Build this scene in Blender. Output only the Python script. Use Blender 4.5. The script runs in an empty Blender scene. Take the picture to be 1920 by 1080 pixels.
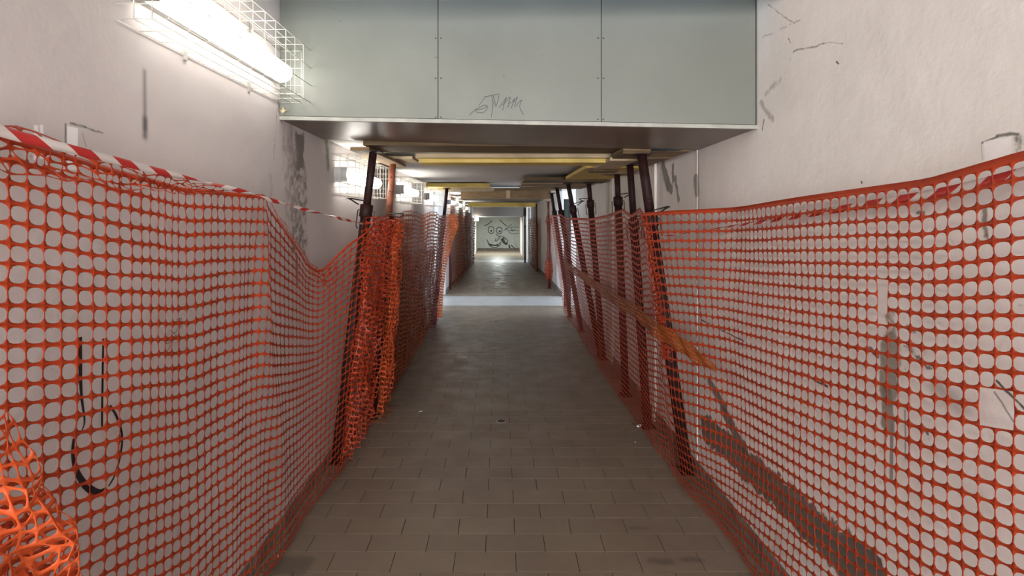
import bpy, math, random
import numpy as np
from mathutils import Vector, Matrix
random.seed(7); rng = np.random.RandomState(7)
sc = bpy.context.scene
COL = sc.collection
F = 1009.0; VX = 938.0; VY = 403.0; H = 1.67
# ------------------------------------------------------------------ camera, world, light
cam = bpy.data.cameras.new('camera'); camo = bpy.data.objects.new('camera', cam); COL.objects.link(camo)
camo.location = (0, 0, H); camo.rotation_euler = (math.pi/2, 0, 0)
cam.sensor_width = 36; cam.lens = F/1920*36
cam.shift_x = (960-VX)/1920; cam.shift_y = (VY-540)/1920
cam.clip_start = 0.02; cam.clip_end = 200
sc.camera = camo
w = bpy.data.worlds.new('world'); sc.world = w; w.use_nodes = True
w.node_tree.nodes['Background'].inputs[0].default_value = (0.62, 0.78, 1.0, 1)
w.node_tree.nodes['Background'].inputs[1].default_value = 3.0
sc.view_settings.view_transform = 'Standard'; sc.view_settings.look = 'None'
sc.view_settings.exposure = 1.08; sc.view_settings.gamma = 1.0
sc.cycles.use_denoising = True
sc.cycles.max_bounces = 8; sc.cycles.diffuse_bounces = 5
sc.cycles.sample_clamp_indirect = 6
LAMP_STRENGTH = 6.5
LAMP_COLOR = (1.0, 0.965, 0.90, 1)
def area_light(name, loc, rot, sx, sy, power, color):
    l = bpy.data.lights.new(name, 'AREA'); l.shape = 'RECTANGLE'; l.size = sx; l.size_y = sy
    l.energy = power; l.color = color
    o = bpy.data.objects.new(name, l); COL.objects.link(o); o.location = loc; o.rotation_euler = rot
    return o
R90 = math.pi/2
# daylight that comes down the stairs at the two side passages and the far passage
area_light('daylight_passage_right', (3.6, 10.0, 1.45), (0, R90, 0), 1.9, 1.8, 36, (0.74, 0.86, 1.0))
area_light('daylight_passage_left', (-3.5, 10.3, 1.45), (0, -R90, 0), 1.9, 1.7, 30, (0.74, 0.86, 1.0))
area_light('daylight_far_right', (3.4, 23.3, 0.9), (0, R90, 0), 1.6, 1.3, 28, (0.74, 0.88, 1.0))
area_light('fill_behind_camera', (0.06, -4.45, 1.35), (-R90, 0, math.pi), 2.1, 2.3, 185, (1.0, 0.95, 0.93))  # unseen fill light added behind the camera to brighten the front bay
area_light('end_room_fill', (-0.1, 28.0, 1.5), (0, 0, 0), 0.2, 1.2, 60, (0.92, 1.0, 0.96))  # added fill under the end room ceiling, no fixture modelled there

# ------------------------------------------------------------------ helpers
def tag(o, label=None, cat=None, group=None, kind=None):
    if label: o['label'] = label
    if cat: o['category'] = cat
    if group: o['group'] = group
    if kind: o['kind'] = kind
    return o
def empty(name, loc=(0,0,0), rz=0, label=None, cat=None, group=None, kind=None):
    o = bpy.data.objects.new(name, None); o.empty_display_size = .1; COL.objects.link(o)
    o.location = loc; o.rotation_euler = (0,0,rz)
    return tag(o, label, cat, group, kind)
class MB:
    def __init__(s): s.v = []; s.f = []
    def add(s, vs, fs):
        b = len(s.v); s.v += [tuple(p) for p in vs]; s.f += [tuple(b+i for i in f) for f in fs]
    def box(s, x0, x1, y0, y1, z0, z1):
        s.hexa([(x0,y0,z0),(x1,y0,z0),(x1,y1,z0),(x0,y1,z0),(x0,y0,z1),(x1,y0,z1),(x1,y1,z1),(x0,y1,z1)])
    def hexa(s, p):
        s.add(p, [(0,3,2,1),(4,5,6,7),(0,1,5,4),(1,2,6,5),(2,3,7,6),(3,0,4,7)])
    def bevbox(s, x0, x1, y0, y1, z0, z1, c=.004):
        """box with chamfered top edges"""
        p = [(x0,y0,z0),(x1,y0,z0),(x1,y1,z0),(x0,y1,z0),
             (x0,y0,z1-c),(x1,y0,z1-c),(x1,y1,z1-c),(x0,y1,z1-c),
             (x0+c,y0+c,z1),(x1-c,y0+c,z1),(x1-c,y1-c,z1),(x0+c,y1-c,z1)]
        s.add(p, [(0,3,2,1),(0,1,5,4),(1,2,6,5),(2,3,7,6),(3,0,4,7),(4,5,9,8),(5,6,10,9),(6,7,11,10),(7,4,8,11),(8,9,10,11)])
    def tube(s, pts, r, n=8, closed=False, cap=True):
        pts = [Vector(p) for p in pts]; m = len(pts); rings = []
        rs = r if isinstance(r, (list, tuple)) else [r]*m
        prev = None
        for i, p in enumerate(pts):
            if closed: t = pts[(i+1) % m] - pts[i-1]
            else: t = pts[min(i+1, m-1)] - pts[max(i-1, 0)]
            if t.length < 1e-9: t = Vector((0,0,1))
            t.normalize()
            if prev is None:
                a = Vector((0,0,1)) if abs(t.z) < .9 else Vector((1,0,0))
                nrm = t.cross(a).normalized()
            else:
                nrm = (prev - t*prev.dot(t))
                nrm = nrm.normalized() if nrm.length > 1e-6 else t.orthogonal().normalized()
            prev = nrm; b = t.cross(nrm)
            rings.append([p + (nrm*math.cos(2*math.pi*k/n) + b*math.sin(2*math.pi*k/n))*rs[i] for k in range(n)])
        vs = [q for rg in rings for q in rg]; fs = []
        mm = m if closed else m-1
        for i in range(mm):
            j = (i+1) % m
            for k in range(n):
                k2 = (k+1) % n
                fs.append((i*n+k, i*n+k2, j*n+k2, j*n+k))
        if not closed and cap:
            fs.append(tuple(range(n-1, -1, -1))); fs.append(tuple((m-1)*n+k for k in range(n)))
        s.add(vs, fs)
    def build(s, name, mat, parent=None, smooth=False):
        me = bpy.data.meshes.new(name); me.from_pydata(s.v, [], s.f); me.update()
        if mat: me.materials.append(mat)
        if smooth: me.polygons.foreach_set('use_smooth', [True]*len(me.polygons))
        o = bpy.data.objects.new(name, me); COL.objects.link(o)
        if parent: o.parent = parent
        return o
def at(px, py, D): return ((px-VX)*D/F, D, H-(py-VY)*D/F)

# ------------------------------------------------------------------ materials
class NT:
    def __init__(s, name):
        s.m = bpy.data.materials.new(name); s.m.use_nodes = True; s.t = s.m.node_tree
        s.b = s.t.nodes['Principled BSDF']; s.out = s.t.nodes['Material Output']
    def n(s, typ, **kw):
        nd = s.t.nodes.new(typ)
        for k, v in kw.items(): setattr(nd, k, v)
        return nd
    def l(s, a, b): s.t.links.new(a, b)
    def put(s, sock, val):
        if isinstance(val, bpy.types.NodeSocket): s.l(val, sock)
        else: sock.default_value = val
    def math(s, op, a, b=0.0, clamp=False):
        nd = s.n('ShaderNodeMath', operation=op, use_clamp=clamp); s.put(nd.inputs[0], a); s.put(nd.inputs[1], b); return nd.outputs[0]
    def vm(s, op, a, b=None, scale=None):
        nd = s.n('ShaderNodeVectorMath', operation=op); s.put(nd.inputs[0], a)
        if b is not None: s.put(nd.inputs[1], b)
        if scale is not None: s.put(nd.inputs['Scale'], scale)
        return nd.outputs['Value'] if op in ('DOT_PRODUCT', 'LENGTH', 'DISTANCE') else nd.outputs['Vector']
    def obj(s):
        return s.n('ShaderNodeTexCoord').outputs['Object']
    def mapping(s, v, scale=(1,1,1), loc=(0,0,0)):
        nd = s.n('ShaderNodeMapping'); s.l(v, nd.inputs[0]); nd.inputs['Scale'].default_value = scale; nd.inputs['Location'].default_value = loc
        return nd.outputs[0]
    def noise(s, v, scale, detail=4, rough=.55, color=False):
        nd = s.n('ShaderNodeTexNoise'); s.l(v, nd.inputs['Vector']); nd.inputs['Scale'].default_value = scale
        nd.inputs['Detail'].default_value = detail; nd.inputs['Roughness'].default_value = rough
        return nd.outputs['Color' if color else 'Fac']
    def ramp(s, f, lo, hi, a=0.0, b=1.0, smooth=True):
        nd = s.n('ShaderNodeMapRange'); 
        if smooth: nd.interpolation_type = 'SMOOTHSTEP'
        s.put(nd.inputs[0], f); nd.inputs[1].default_value = lo; nd.inputs[2].default_value = hi
        nd.inputs[3].default_value = a; nd.inputs[4].default_value = b; return nd.outputs[0]
    def mix(s, f, a, b, mode='MIX'):
        nd = s.n('ShaderNodeMix', data_type='RGBA', blend_type=mode)
        s.put(nd.inputs[0], f)
        for k, val in ((6, a), (7, b)):
            if isinstance(val, bpy.types.NodeSocket): s.l(val, nd.inputs[k])
            else: nd.inputs[k].default_value = (*val[:3], 1)
        return nd.outputs[2]
    def bump(s, h, strength=.3, dist=.01):
        nd = s.n('ShaderNodeBump'); nd.inputs['Strength'].default_value = strength; nd.inputs['Distance'].default_value = dist
        s.l(h, nd.inputs['Height']); s.l(nd.outputs[0], s.b.inputs['Normal'])
    def capsule(s, pos, a, b, r, soft):
        """1 inside a capsule from a to b in object space, falling to 0 over soft"""
        ba = (b[0]-a[0], b[1]-a[1], b[2]-a[2]); L2 = sum(c*c for c in ba) or 1e-6
        pa = s.vm('SUBTRACT', pos, a)
        h = s.math('MULTIPLY', s.vm('DOT_PRODUCT', pa, ba), 1/L2, clamp=True)
        bb = s.vm('SCALE', ba, scale=h) if False else None
        sc_ = s.n('ShaderNodeVectorMath', operation='SCALE'); sc_.inputs[0].default_value = ba; s.l(h, sc_.inputs['Scale'])
        d = s.vm('LENGTH', s.vm('SUBTRACT', pa, sc_.outputs[0]))
        return s.ramp(d, r-soft/2, r+soft/2, 1.0, 0.0)
def box_mask(t, pos, a, b, soft):
    lo = [min(a[k], b[k]) for k in range(3)]; hi = [max(a[k], b[k]) for k in range(3)]
    c = tuple((lo[k]+hi[k])/2 for k in range(3)); h = tuple((hi[k]-lo[k])/2 for k in range(3))
    q = t.vm('SUBTRACT', t.vm('ABSOLUTE', t.vm('SUBTRACT', pos, c)), (9, h[1], h[2]))
    sep = t.n('ShaderNodeSeparateXYZ'); t.l(q, sep.inputs[0])
    return t.ramp(t.math('MAXIMUM', sep.outputs[1], sep.outputs[2]), -soft/2, soft/2, 1.0, 0.0)
def simple(name, color, rough=.6, metal=0.0, var=.15, vscale=12, bump=0, spec=None):
    t = NT(name); o = t.obj(); nz = t.noise(o, vscale, 5)
    c = t.mix(t.ramp(nz, .3, .7), tuple(k*(1-var) for k in color), tuple(min(1, k*(1+var)) for k in color))
    t.l(c, t.b.inputs['Base Color']); t.b.inputs['Roughness'].default_value = rough; t.b.inputs['Metallic'].default_value = metal
    if spec is not None: t.b.inputs['Specular IOR Level'].default_value = spec
    if bump: t.bump(t.noise(o, vscale*6, 4), bump, .004)
    return t.m

def plaster(name, base, stains=(), specks=.5, grime=True):
    """stains: (a, b, r, soft, distort, colour, opacity)"""
    t = NT(name); o = t.obj()
    big = t.noise(o, 1.1, 5, .6); fine = t.noise(o, 22, 6, .65); sp = t.noise(o, 46, 2, .5)
    c = t.mix(t.ramp(big, .3, .72), tuple(k*.90 for k in base), tuple(min(1, k*1.04) for k in base))
    c = t.mix(t.math('MULTIPLY', t.ramp(fine, .55, .8), .12), c, (.42,.38,.34))
    patch = t.ramp(t.noise(o, 2.6, 3), .56, .66)
    m = t.math('MULTIPLY', t.ramp(sp, .71, .76), t.math('MULTIPLY', patch, specks))
    c = t.mix(m, c, (.12,.10,.08))
    if grime:
        sep = t.n('ShaderNodeSeparateXYZ'); t.l(o, sep.inputs[0])
        g = t.math('MULTIPLY', t.ramp(sep.outputs[2], 0.0, .75, 1.0, 0.0), t.ramp(t.noise(t.mapping(o, (1,1,.35)), 5, 5), .35, .75))
        c = t.mix(t.math('MULTIPLY', g, .35), c, (.33,.27,.22))
    dn1 = t.noise(o, 9, 5, .65, color=True)
    off = t.vm('SUBTRACT', dn1, (.5,.5,.5))
    cache = {}
    for a, b, r, soft, dist, colr, op in stains:
        if dist not in cache:
            cache[dist] = t.vm('ADD', o, t.vm('SCALE', off, scale=dist)) if dist > 0 else o
        k = box_mask(t, cache[dist], a, b, soft) if r is None else t.capsule(cache[dist], a, b, r, soft)
        if op < 0:
            k = t.math('MULTIPLY', k, t.ramp(fine, .38, .62)); op = -op
        c = t.mix(t.math('MULTIPLY', k, op), c, colr)
    t.l(c, t.b.inputs['Base Color']); t.b.inputs['Roughness'].default_value = .8
    t.b.inputs['Specular IOR Level'].default_value = .3
    h = t.math('ADD', t.math('MULTIPLY', t.noise(o, 7, 4), 1.0), t.math('MULTIPLY', fine, .25))
    t.bump(h, .35, .012)
    return t.m

XL, XR = -1.15, 1.27
def wl(px, py):   # point on left wall, object space = world
    D = XL*F/(px-VX); return (XL, D, H-(py-VY)*D/F)
def wr(px, py):
    D = XR*F/(px-VX); return (XR, D, H-(py-VY)*D/F)
GREY = (.16,.145,.13); DK = (.035,.033,.03); BR = (.17,.125,.095)
left_stains = [
    (wl(271,135), wl(272,240), .006, .03, 0, (.05,.05,.055), .75),
    (wl(272,225), wl(272,255), .010, .03, 0, (.05,.05,.055), .85),
    (wl(554,246), wl(570,318), None, .02, .12, GREY, .9),
    (wl(545,240), wl(548,310), .030, .05, .09, (.30,.26,.23), .6),
    (wl(547,300), wl(574,470), None, .04, .14, (.20,.18,.16), -.95),
    (wl(532,245), wl(556,420), None, .05, .16, (.33,.29,.27), -.7),
    (wl(508,330), wl(508,385), .012, .02, .08, (.40,.36,.33), .6),
    (wl(545,390), wl(560,350), .02, .02, .10, (.34,.31,.29), .6),
    (wl(556,480), wl(557,535), .016, .012, .03, (.20,.16,.13), .8),
    (wl(520,205), wl(512,300), .003, .006, .05, (.10,.09,.08), .8),
    (wl(522,190), wl(527,225), .012, .02, .05, (.14,.11,.09), .7),
    (wl(612,262), wl(616,310), .030, .06, .10, (.11,.15,.07), .8),
    (wl(600,250), wl(640,272), .020, .03, .08, (.13,.15,.09), .6),
    (wl(64,234), wl(72,300), None, .004, .008, (.80,.80,.82), .9),
    (wl(75,234), wl(81,298), None, .004, .008, (.80,.80,.82), .9),
    (wl(126,236), wl(146,320), None, .004, .008, (.80,.80,.82), .95),
    (wl(123,232), wl(123,290), .003, .004, .01, (.12,.12,.12), .8),
    (wl(133,230), wl(160,237), .004, .006, .02, (.08,.09,.07), .8),
    (wl(160,237), wl(193,248), .003, .006, .03, (.08,.09,.07), .8),
    (wl(155,250), wl(161,275), .001, .003, .01, (.10,.10,.10), .8),
    (wl(20,300), wl(22,600), .03, .10, .1, (.55,.46,.42), .3),
    (wl(300,590), wl(330,640), .03, .03, .12, (.35,.30,.28), -.35),
]
right_stains = [
    (wr(1325,805), wr(1640,1075+10), .085, .012, .16, BR, .96),
    (wr(1420,890), wr(1700,1170), .070, .012, .14, BR, .96),
    (wr(1330,715), wr(1360,765), .03, .015, .09, (.16,.14,.12), .9),
    (wr(1355,770), wr(1395,840), .04, .015, .10, (.13,.11,.09), .9),
    (wr(1520,985), wr(1640,1060), .045, .012, .10, (.14,.12,.10), .9),
    (wr(1668,590), wr(1672,640), .022, .012, .05, (.30,.27,.23), -.95),
    (wr(1670,650), wr(1668,735), .045, .012, .06, (.25,.23,.19), .85),
    (wr(1666,735), wr(1664,800), .028, .010, .06, (.22,.20,.17), .85),
    (wr(1672,800), wr(1671,900), .008, .004, .0, (.24,.22,.20), .85),
    (wr(1659,800), wr(1658,990), .0035, .003, .0, (.26,.24,.22), .75),
    (wr(1697,770), wr(1698,860), .0035, .003, .01, (.24,.22,.20), .75),
    (wr(1703,780), wr(1704,930), .0025, .003, .0, (.30,.28,.26), .6),
    (wr(1690,640), wr(1745,690), .007, .008, .09, DK, .8),
    (wr(1700,610), wr(1712,620), .010, .008, .05, DK, .7),
    (wr(1632,655), wr(1645,665), .009, .006, .04, DK, .8),
    (wr(1760,730), wr(1800,760), .03, .05, .08, (.30,.28,.26), .6),
    (wr(1315,600), wr(1395,640), .004, .004, .02, DK, .9),
    (wr(1505,700), wr(1552,725), .005, .004, .02, DK, .9),
    (wr(1870,715), wr(1925,770), .004, .004, .02, DK, .9),
    (wr(1865,735), wr(1900,790), .003, .004, .02, DK, .6),
    (wr(1730,800), wr(1738,812), .006, .006, .02, DK, .8),
    (wr(1440,8), wr(1490,45), .003, .006, .03, (.20,.17,.14), .7),
    (wr(1430,70), wr(1500,40), .003, .006, .05, (.25,.22,.19), .6),
    (wr(1488,95), wr(1545,80), .004, .006, .04, (.16,.14,.12), .7),
    (wr(1545,80), wr(1580,82), .002, .004, .03, (.16,.14,.12), .6),
    (wr(1435,175), wr(1462,150), .010, .02, .08, (.25,.22,.18), .6),
    (wr(1427,195), wr(1450,225), .012, .02, .08, (.25,.22,.18), .6),
    (wr(1432,225), wr(1430,243), .006, .006, .03, (.10,.08,.06), .8),
    (wr(1568,116), wr(1572,119), .004, .004, .02, DK, .8),
    (wr(1615,341), wr(1616,343), .004, .003, .01, DK, .8),
    (wr(1478,72), wr(1482,80), .003, .004, .02, DK, .7),
    (wr(1842,268), wr(1870,258), .003, .004, .012, (.10,.10,.08), .85),
    (wr(1870,257), wr(1908,252), .004, .005, .03, (.10,.10,.08), .85),
    (wr(1840,270), wr(1841,300), .0015, .003, .01, (.25,.25,.25), .6),
    (wr(1845,266), wr(1896,300), None, .006, .02, (.84,.83,.82), .8),
    (wr(1912,262), wr(1914,290), .014, .01, .05, (.14,.14,.11), -.95),
    (wr(1848,395), wr(1852,440), .007, .008, .05, (.16,.12,.07), .8),
    (wr(1852,440), wr(1862,462), .004, .006, .04, (.16,.12,.07), .8),
    (wr(1720,398), wr(1732,400), .006, .006, .04, DK, .7),
    (wr(1306,335), wr(1307,360), .035, .015, .05, (.28,.26,.22), .9),
    (wr(1309,290), wr(1310,800), .012, .05, .02, (.36,.30,.27), .7),
]
def far_r(px, py):
    D = 1.264*F/(px-VX); return (1.264, D, H-(py-VY)*D/F)
for (p, q, r) in (((1243,312),(1252,345),.05),((1252,345),(1258,355),.04),((1262,312),(1262,340),.028),((1266,335),(1272,372),.025)):
    right_stains.append((far_r(*p), far_r(*q), r, .02, .09, (.24,.23,.20), .92))
M = {}
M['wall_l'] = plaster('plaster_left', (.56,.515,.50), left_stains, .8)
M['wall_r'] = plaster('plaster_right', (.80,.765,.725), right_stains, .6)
M['wall'] = plaster('plaster_plain', (.72,.68,.62), (), .5)
M['ceiling'] = plaster('ceiling_paint', (.66,.645,.61), (), .3, grime=False)
M['lintel'] = plaster('lintel_paint', (.20,.17,.15), (), .2, grime=False)
M['far_wall'] = plaster('plaster_far', (.58,.62,.60), (), .3)
M['sheet'] = None
def sheet():
    t = NT('painted_sheet_metal'); o = t.obj()
    big = t.noise(o, 1.3, 4); st = t.noise(t.mapping(o, (1,1,14)), 3, 4)
    c = t.mix(t.ramp(big, .3, .7), (.148,.157,.133), (.182,.192,.164))
    c = t.mix(t.math('MULTIPLY', t.ramp(st, .5, .8), .18), c, (.155,.158,.130))
    v = t.n('ShaderNodeTexVoronoi'); v.inputs['Scale'].default_value = 17; t.l(t.vm('ADD', o, t.vm('SCALE', t.noise(o, 20, 2, .5, True), scale=.06)), v.inputs['Vector'])
    dots = t.math('MULTIPLY', t.ramp(v.outputs['Distance'], .05, .10, 1, 0), t.ramp(t.noise(o, 3.5, 2), .52, .62))
    c = t.mix(t.math('MULTIPLY', dots, .75), c, (.09,.085,.07))
    c = t.mix(t.math('MULTIPLY', t.ramp(t.noise(o, 60, 2), .70, .76), .5), c, (.12,.11,.09))
    t.l(c, t.b.inputs['Base Color']); t.b.inputs['Roughness'].default_value = .5
    t.bump(big, .15, .02); return t.m
M['sheet'] = sheet()
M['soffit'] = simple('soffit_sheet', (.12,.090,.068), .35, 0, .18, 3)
M['seam'] = simple('seam_dark', (.05,.05,.045), .8)
M['edge'] = simple('pale_edge_strip', (.30,.30,.26), .5)
def tile_mat(name, brick=False):
    t = NT(name); o = t.obj(); geo = t.n('ShaderNodeNewGeometry'); oi = t.n('ShaderNodeObjectInfo')
    wp = geo.outputs['Position']
    r = t.math('FRACT', t.math('ADD', oi.outputs['Random'], geo.outputs['Random Per Island']))
    a, b = (.180,.141,.103), (.202,.160,.118)
    c = t.mix(r, a, b)
    if brick:
        bt = t.n('ShaderNodeTexBrick'); t.l(t.mapping(wp, (1,1,1), (-.0756+.1485, -2.517, 0)), bt.inputs['Vector'])
        bt.offset = .5; bt.inputs['Scale'].default_value = 1; bt.inputs['Brick Width'].default_value = .297
        bt.inputs['Row Height'].default_value = .1493; bt.inputs['Mortar Size'].default_value = .0022
        bt.inputs['Color1'].default_value = (*a,1); bt.inputs['Color2'].default_value = (*b,1); bt.inputs['Mortar'].default_value = (.09,.075,.06,1)
        c = bt.outputs['Color']
    st = t.ramp(t.noise(t.mapping(wp, (1,.7,1)), 1.6, 6, .65), .35, .7)
    c = t.mix(t.math('MULTIPLY', st, .35), c, (.115,.088,.064))
    sp = t.ramp(t.noise(wp, 34, 3), .68, .74)
    c = t.mix(t.math('MULTIPLY', sp, .35), c, (.07,.06,.05))
    for (px, py, rr) in ((545,1060,.07), (1240,1053,.022), (1300,1050,.02), (1195,990,.012)):
        D = H*F/(py-VY); X = (px-VX)*D/F
        k = t.capsule(t.vm('ADD', wp, t.vm('SCALE', t.vm('SUBTRACT', t.noise(wp, 12, 3, .5, True), (.5,.5,.5)), scale=.06)), (X-.04, D, 0), (X+.04, D, 0), rr, .03)
        c = t.mix(t.math('MULTIPLY', k, .6), c, (.075,.065,.05))
    t.l(c, t.b.inputs['Base Color']); t.b.inputs['Roughness'].default_value = .42
    t.l(t.ramp(t.noise(wp, 5, 4), .3, .7, .36, .58), t.b.inputs['Roughness'])
    t.bump(t.noise(wp, 90, 3), .12, .003); return t.m
M['tile'] = tile_mat('floor_tile'); M['tile_far'] = tile_mat('floor_tile_far', True)
M['grout'] = simple('grout', (.045,.036,.028), .9)
M['skirt'] = simple('skirting_tile', (.17,.145,.12), .6, 0, .35, 9)
M['pale_strip'] = simple('pale_floor', (.34,.335,.33), .4, 0, .08, 4)
def net_mat(name, col, trans=.35):
    t = NT(name); o = t.obj()
    c = t.mix(t.ramp(t.noise(o, 5, 4), .3, .7), tuple(k*.88 for k in col), tuple(min(1, k*1.1) for k in col))
    t.l(c, t.b.inputs['Base Color']); t.b.inputs['Roughness'].default_value = .42
    tr = t.n('ShaderNodeBsdfTranslucent'); t.l(c, tr.inputs[0])
    mx = t.n('ShaderNodeMixShader'); mx.inputs[0].default_value = trans
    t.l(t.b.outputs[0], mx.inputs[1]); t.l(tr.outputs[0], mx.inputs[2]); t.l(mx.outputs[0], t.out.inputs[0]); return t.m
M['net'] = net_mat('orange_mesh_plastic', (.50,.062,.018))
M['net_dark'] = net_mat('aged_orange_mesh', (.34,.080,.024))
M['net_bright'] = net_mat('bright_orange_mesh', (.74,.13,.035))
M['net_vivid'] = net_mat('vivid_orange_mesh', (.85,.26,.055))
M['net_purple'] = net_mat('faded_plum_mesh', (.20,.045,.065))
M['prop'] = simple('prop_red_oxide', (.024,.008,.007), .6, 0, .4, 25, .2, .25)
M['prop_rust'] = simple('prop_rust_orange', (.26,.085,.045), .5, 0, .3, 20, .2)
M['prop_red'] = simple('prop_dull_red', (.13,.03,.022), .5, 0, .3, 20, .2)
M['steel'] = simple('dark_steel', (.05,.045,.042), .4, .6)
M['zinc'] = simple('worn_zinc', (.42,.40,.37), .45, .5)
M['cage'] = simple('white_wire', (.62,.61,.54), .45, .1)
M['housing'] = simple('lamp_housing', (.34,.34,.32), .5)
M['black'] = simple('spray_black', (.010,.010,.011), .7, 0, .1)
M['ink'] = simple('marker_ink', (.05,.05,.05), .6)
M['ink_green'] = simple('spray_teal', (.10,.17,.18), .7)
M['white_paint'] = simple('white_door_paint', (.70,.72,.74), .4)
M['gate'] = simple('gate_green', (.015,.030,.032), .4)
def wood(name, a, b):
    t = NT(name); o = t.obj(); g = t.noise(t.mapping(o, (1.2, 14, 26)), 3, 5, .6)
    c = t.mix(t.ramp(g, .3, .7), a, b)
    c = t.mix(t.math('MULTIPLY', t.ramp(t.noise(o, 3, 3), .5, .7), .4), c, tuple(k*.5 for k in a))
    t.l(c, t.b.inputs['Base Color']); t.b.inputs['Roughness'].default_value = .75; t.bump(g, .3, .004); return t.m
M['w_brown'] = wood('wood_brown', (.17,.105,.045), (.30,.205,.11))
M['w_dark'] = wood('wood_dark', (.075,.045,.018), (.14,.088,.035))
M['w_yellow'] = wood('wood_yellow', (.50,.35,.07), (.66,.50,.15))
M['w_pale'] = wood('wood_pale', (.38,.29,.17), (.50,.40,.25))
def emis(name, col, s):
    m = bpy.data.materials.new(name); m.use_nodes = True; t = m.node_tree; b = t.nodes['Principled BSDF']
    b.inputs['Base Color'].default_value = (.9,.9,.88,1); b.inputs['Emission Color'].default_value = col; b.inputs['Emission Strength'].default_value = s
    return m
M['tube'] = emis('lit_diffuser', LAMP_COLOR, LAMP_STRENGTH)
def tape():
    t = NT('barrier_tape'); at_ = t.n('ShaderNodeAttribute', attribute_name='run'); 
    sep = t.n('ShaderNodeSeparateXYZ'); t.l(at_.outputs['Vector'], sep.inputs[0])
    k = t.math('FRACT', t.math('ADD', t.math('MULTIPLY', sep.outputs[0], 1/.15), t.math('MULTIPLY', sep.outputs[1], .35)))
    c = t.mix(t.math('GREATER_THAN', k, .5), (.74,.68,.64), (.56,.045,.040))
    t.l(c, t.b.inputs['Base Color']); t.b.inputs['Roughness'].default_value = .3
    tr = t.n('ShaderNodeBsdfTranslucent'); t.l(c, tr.inputs[0]); mx = t.n('ShaderNodeMixShader'); mx.inputs[0].default_value = .25
    t.l(t.b.outputs[0], mx.inputs[1]); t.l(tr.outputs[0], mx.inputs[2]); t.l(mx.outputs[0], t.out.inputs[0]); return t.m
M['tape'] = tape()
M['band'] = net_mat('dull_orange_strip', (.42,.105,.022), .45)

# ------------------------------------------------------------------ room shell
def fz(D):                                   # floor height: the underpass ramps down past the cross passage
    return float(np.interp(D, [-9, 12.3, 22.8, 24, 33], [0, 0, -.31, -.33, -.39]))
def cz(D):
    return float(np.interp(D, [3, 12.5, 24, 33], [2.17, 2.16, 2.02, 2.0]))
# floor: slab, single tiles near the camera, tiled surface further on
floor = empty('floor', kind='structure')
b = MB(); b.box(-1.3, 1.42, -5.2, 7.0, -.10, -.004); b.build('grout_bed', M['grout'], floor)
TW, TH = .297, .1493
def tile_row(k):
    y0 = 2.517 + k*TH; ph = .0756 if k % 2 == 0 else .0756-.1485
    xs = []; x = ph - math.ceil((ph-XL)/TW)*TW
    while x < XR:
        x0, x1 = max(x, XL), min(x+TW, XR)
        if x1-x0 > .02: xs.append((x0, x1))
        x += TW
    return y0, xs
cache = {}
for k in range(-3, 29):
    y0, xs = tile_row(k)
    for x0, x1 in xs:
        key = round(x1-x0, 3)
        if key not in cache:
            m_ = MB(); g = .0017; m_.bevbox(g, key-g, g, TH-g, -.012, 0, .0008)
            ob = m_.build('tile', M['tile'], floor); cache[key] = ob.data
        else:
            ob = bpy.data.objects.new('tile', cache[key]); COL.objects.link(ob); ob.parent = floor
        ob.location = (x0, y0, rng.uniform(-.0003, .0003))
m_ = MB()
for k in range(-14, -3):
    y0, xs = tile_row(k)
    for x0, x1 in xs: m_.bevbox(x0+.0017, x1-.0017, y0+.0017, y0+TH-.0017, -.012, 0, .0008)
o = m_.build('tile_field', M['tile'], floor); o['kind'] = 'stuff'
m_ = MB(); m_.box(-1.3, 1.42, -5.2, 2.517-14*TH, -.1, 0); m_.build('rear_paving', M['tile_far'], floor)
def strip(mb, x0, x1, ys, zf, th):
    for y0, y1 in zip(ys[:-1], ys[1:]):
        mb.hexa([(x0,y0,zf(y0)-th),(x1,y0,zf(y0)-th),(x1,y1,zf(y1)-th),(x0,y1,zf(y1)-th),(x0,y0,zf(y0)),(x1,y0,zf(y0)),(x1,y1,zf(y1)),(x0,y1,zf(y1))])
YT = 2.517+29*TH
m_ = MB(); strip(m_, -1.3, 1.42, [YT, 9.92], fz, .1); strip(m_, -1.3, 1.42, [11.05, 12.3, 22.4], fz, .1)
strip(m_, -1.6, 1.5, [23.9, 33], fz, .1)
m_.build('paving', M['tile_far'], floor)
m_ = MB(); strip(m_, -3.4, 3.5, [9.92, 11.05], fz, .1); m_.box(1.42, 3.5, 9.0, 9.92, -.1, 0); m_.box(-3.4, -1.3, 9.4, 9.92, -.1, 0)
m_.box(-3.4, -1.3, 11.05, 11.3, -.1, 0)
m_.build('pale_floor_strip', M['pale_strip'], floor)  # floor at the cross passage, paler than the tiles around it
m_ = MB(); strip(m_, -2.6, 3.3, [22.4, 23.9], fz, .1); m_.build('pale_floor_strip', M['pale_strip'], floor)

CH = 2.66           # ceiling of the tall front bay
# walls (openings at the cross passages)
m_ = MB()
m_.box(XL-.15, XL, -4.2, 9.4, -.1, 2.95); m_.box(XL-.15, XL, 11.3, 22.4, -.5, 2.4)
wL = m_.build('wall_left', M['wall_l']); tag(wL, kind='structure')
m_ = MB()
m_.box(XR, XR+.15, -4.2, 3.46, -.1, 2.95); m_.box(1.264, XR+.15, 3.46, 9.0, -.1, 2.4)
for pc in ((3.46, 4.55), (5.3, 6.6)):       # shallow pilaster strips in the plaster
    pass
m_.box(XR, XR+.15, 11.0, 22.4, -.5, 2.4)
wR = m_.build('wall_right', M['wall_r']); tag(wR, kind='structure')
m_ = MB(); m_.box(1.246, 1.265, 4.35, 4.42, 0, 2.17); m_.box(1.248, 1.265, 6.0, 6.35, 0, 2.17); m_.build('pilaster', M['wall'], wR)
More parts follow.
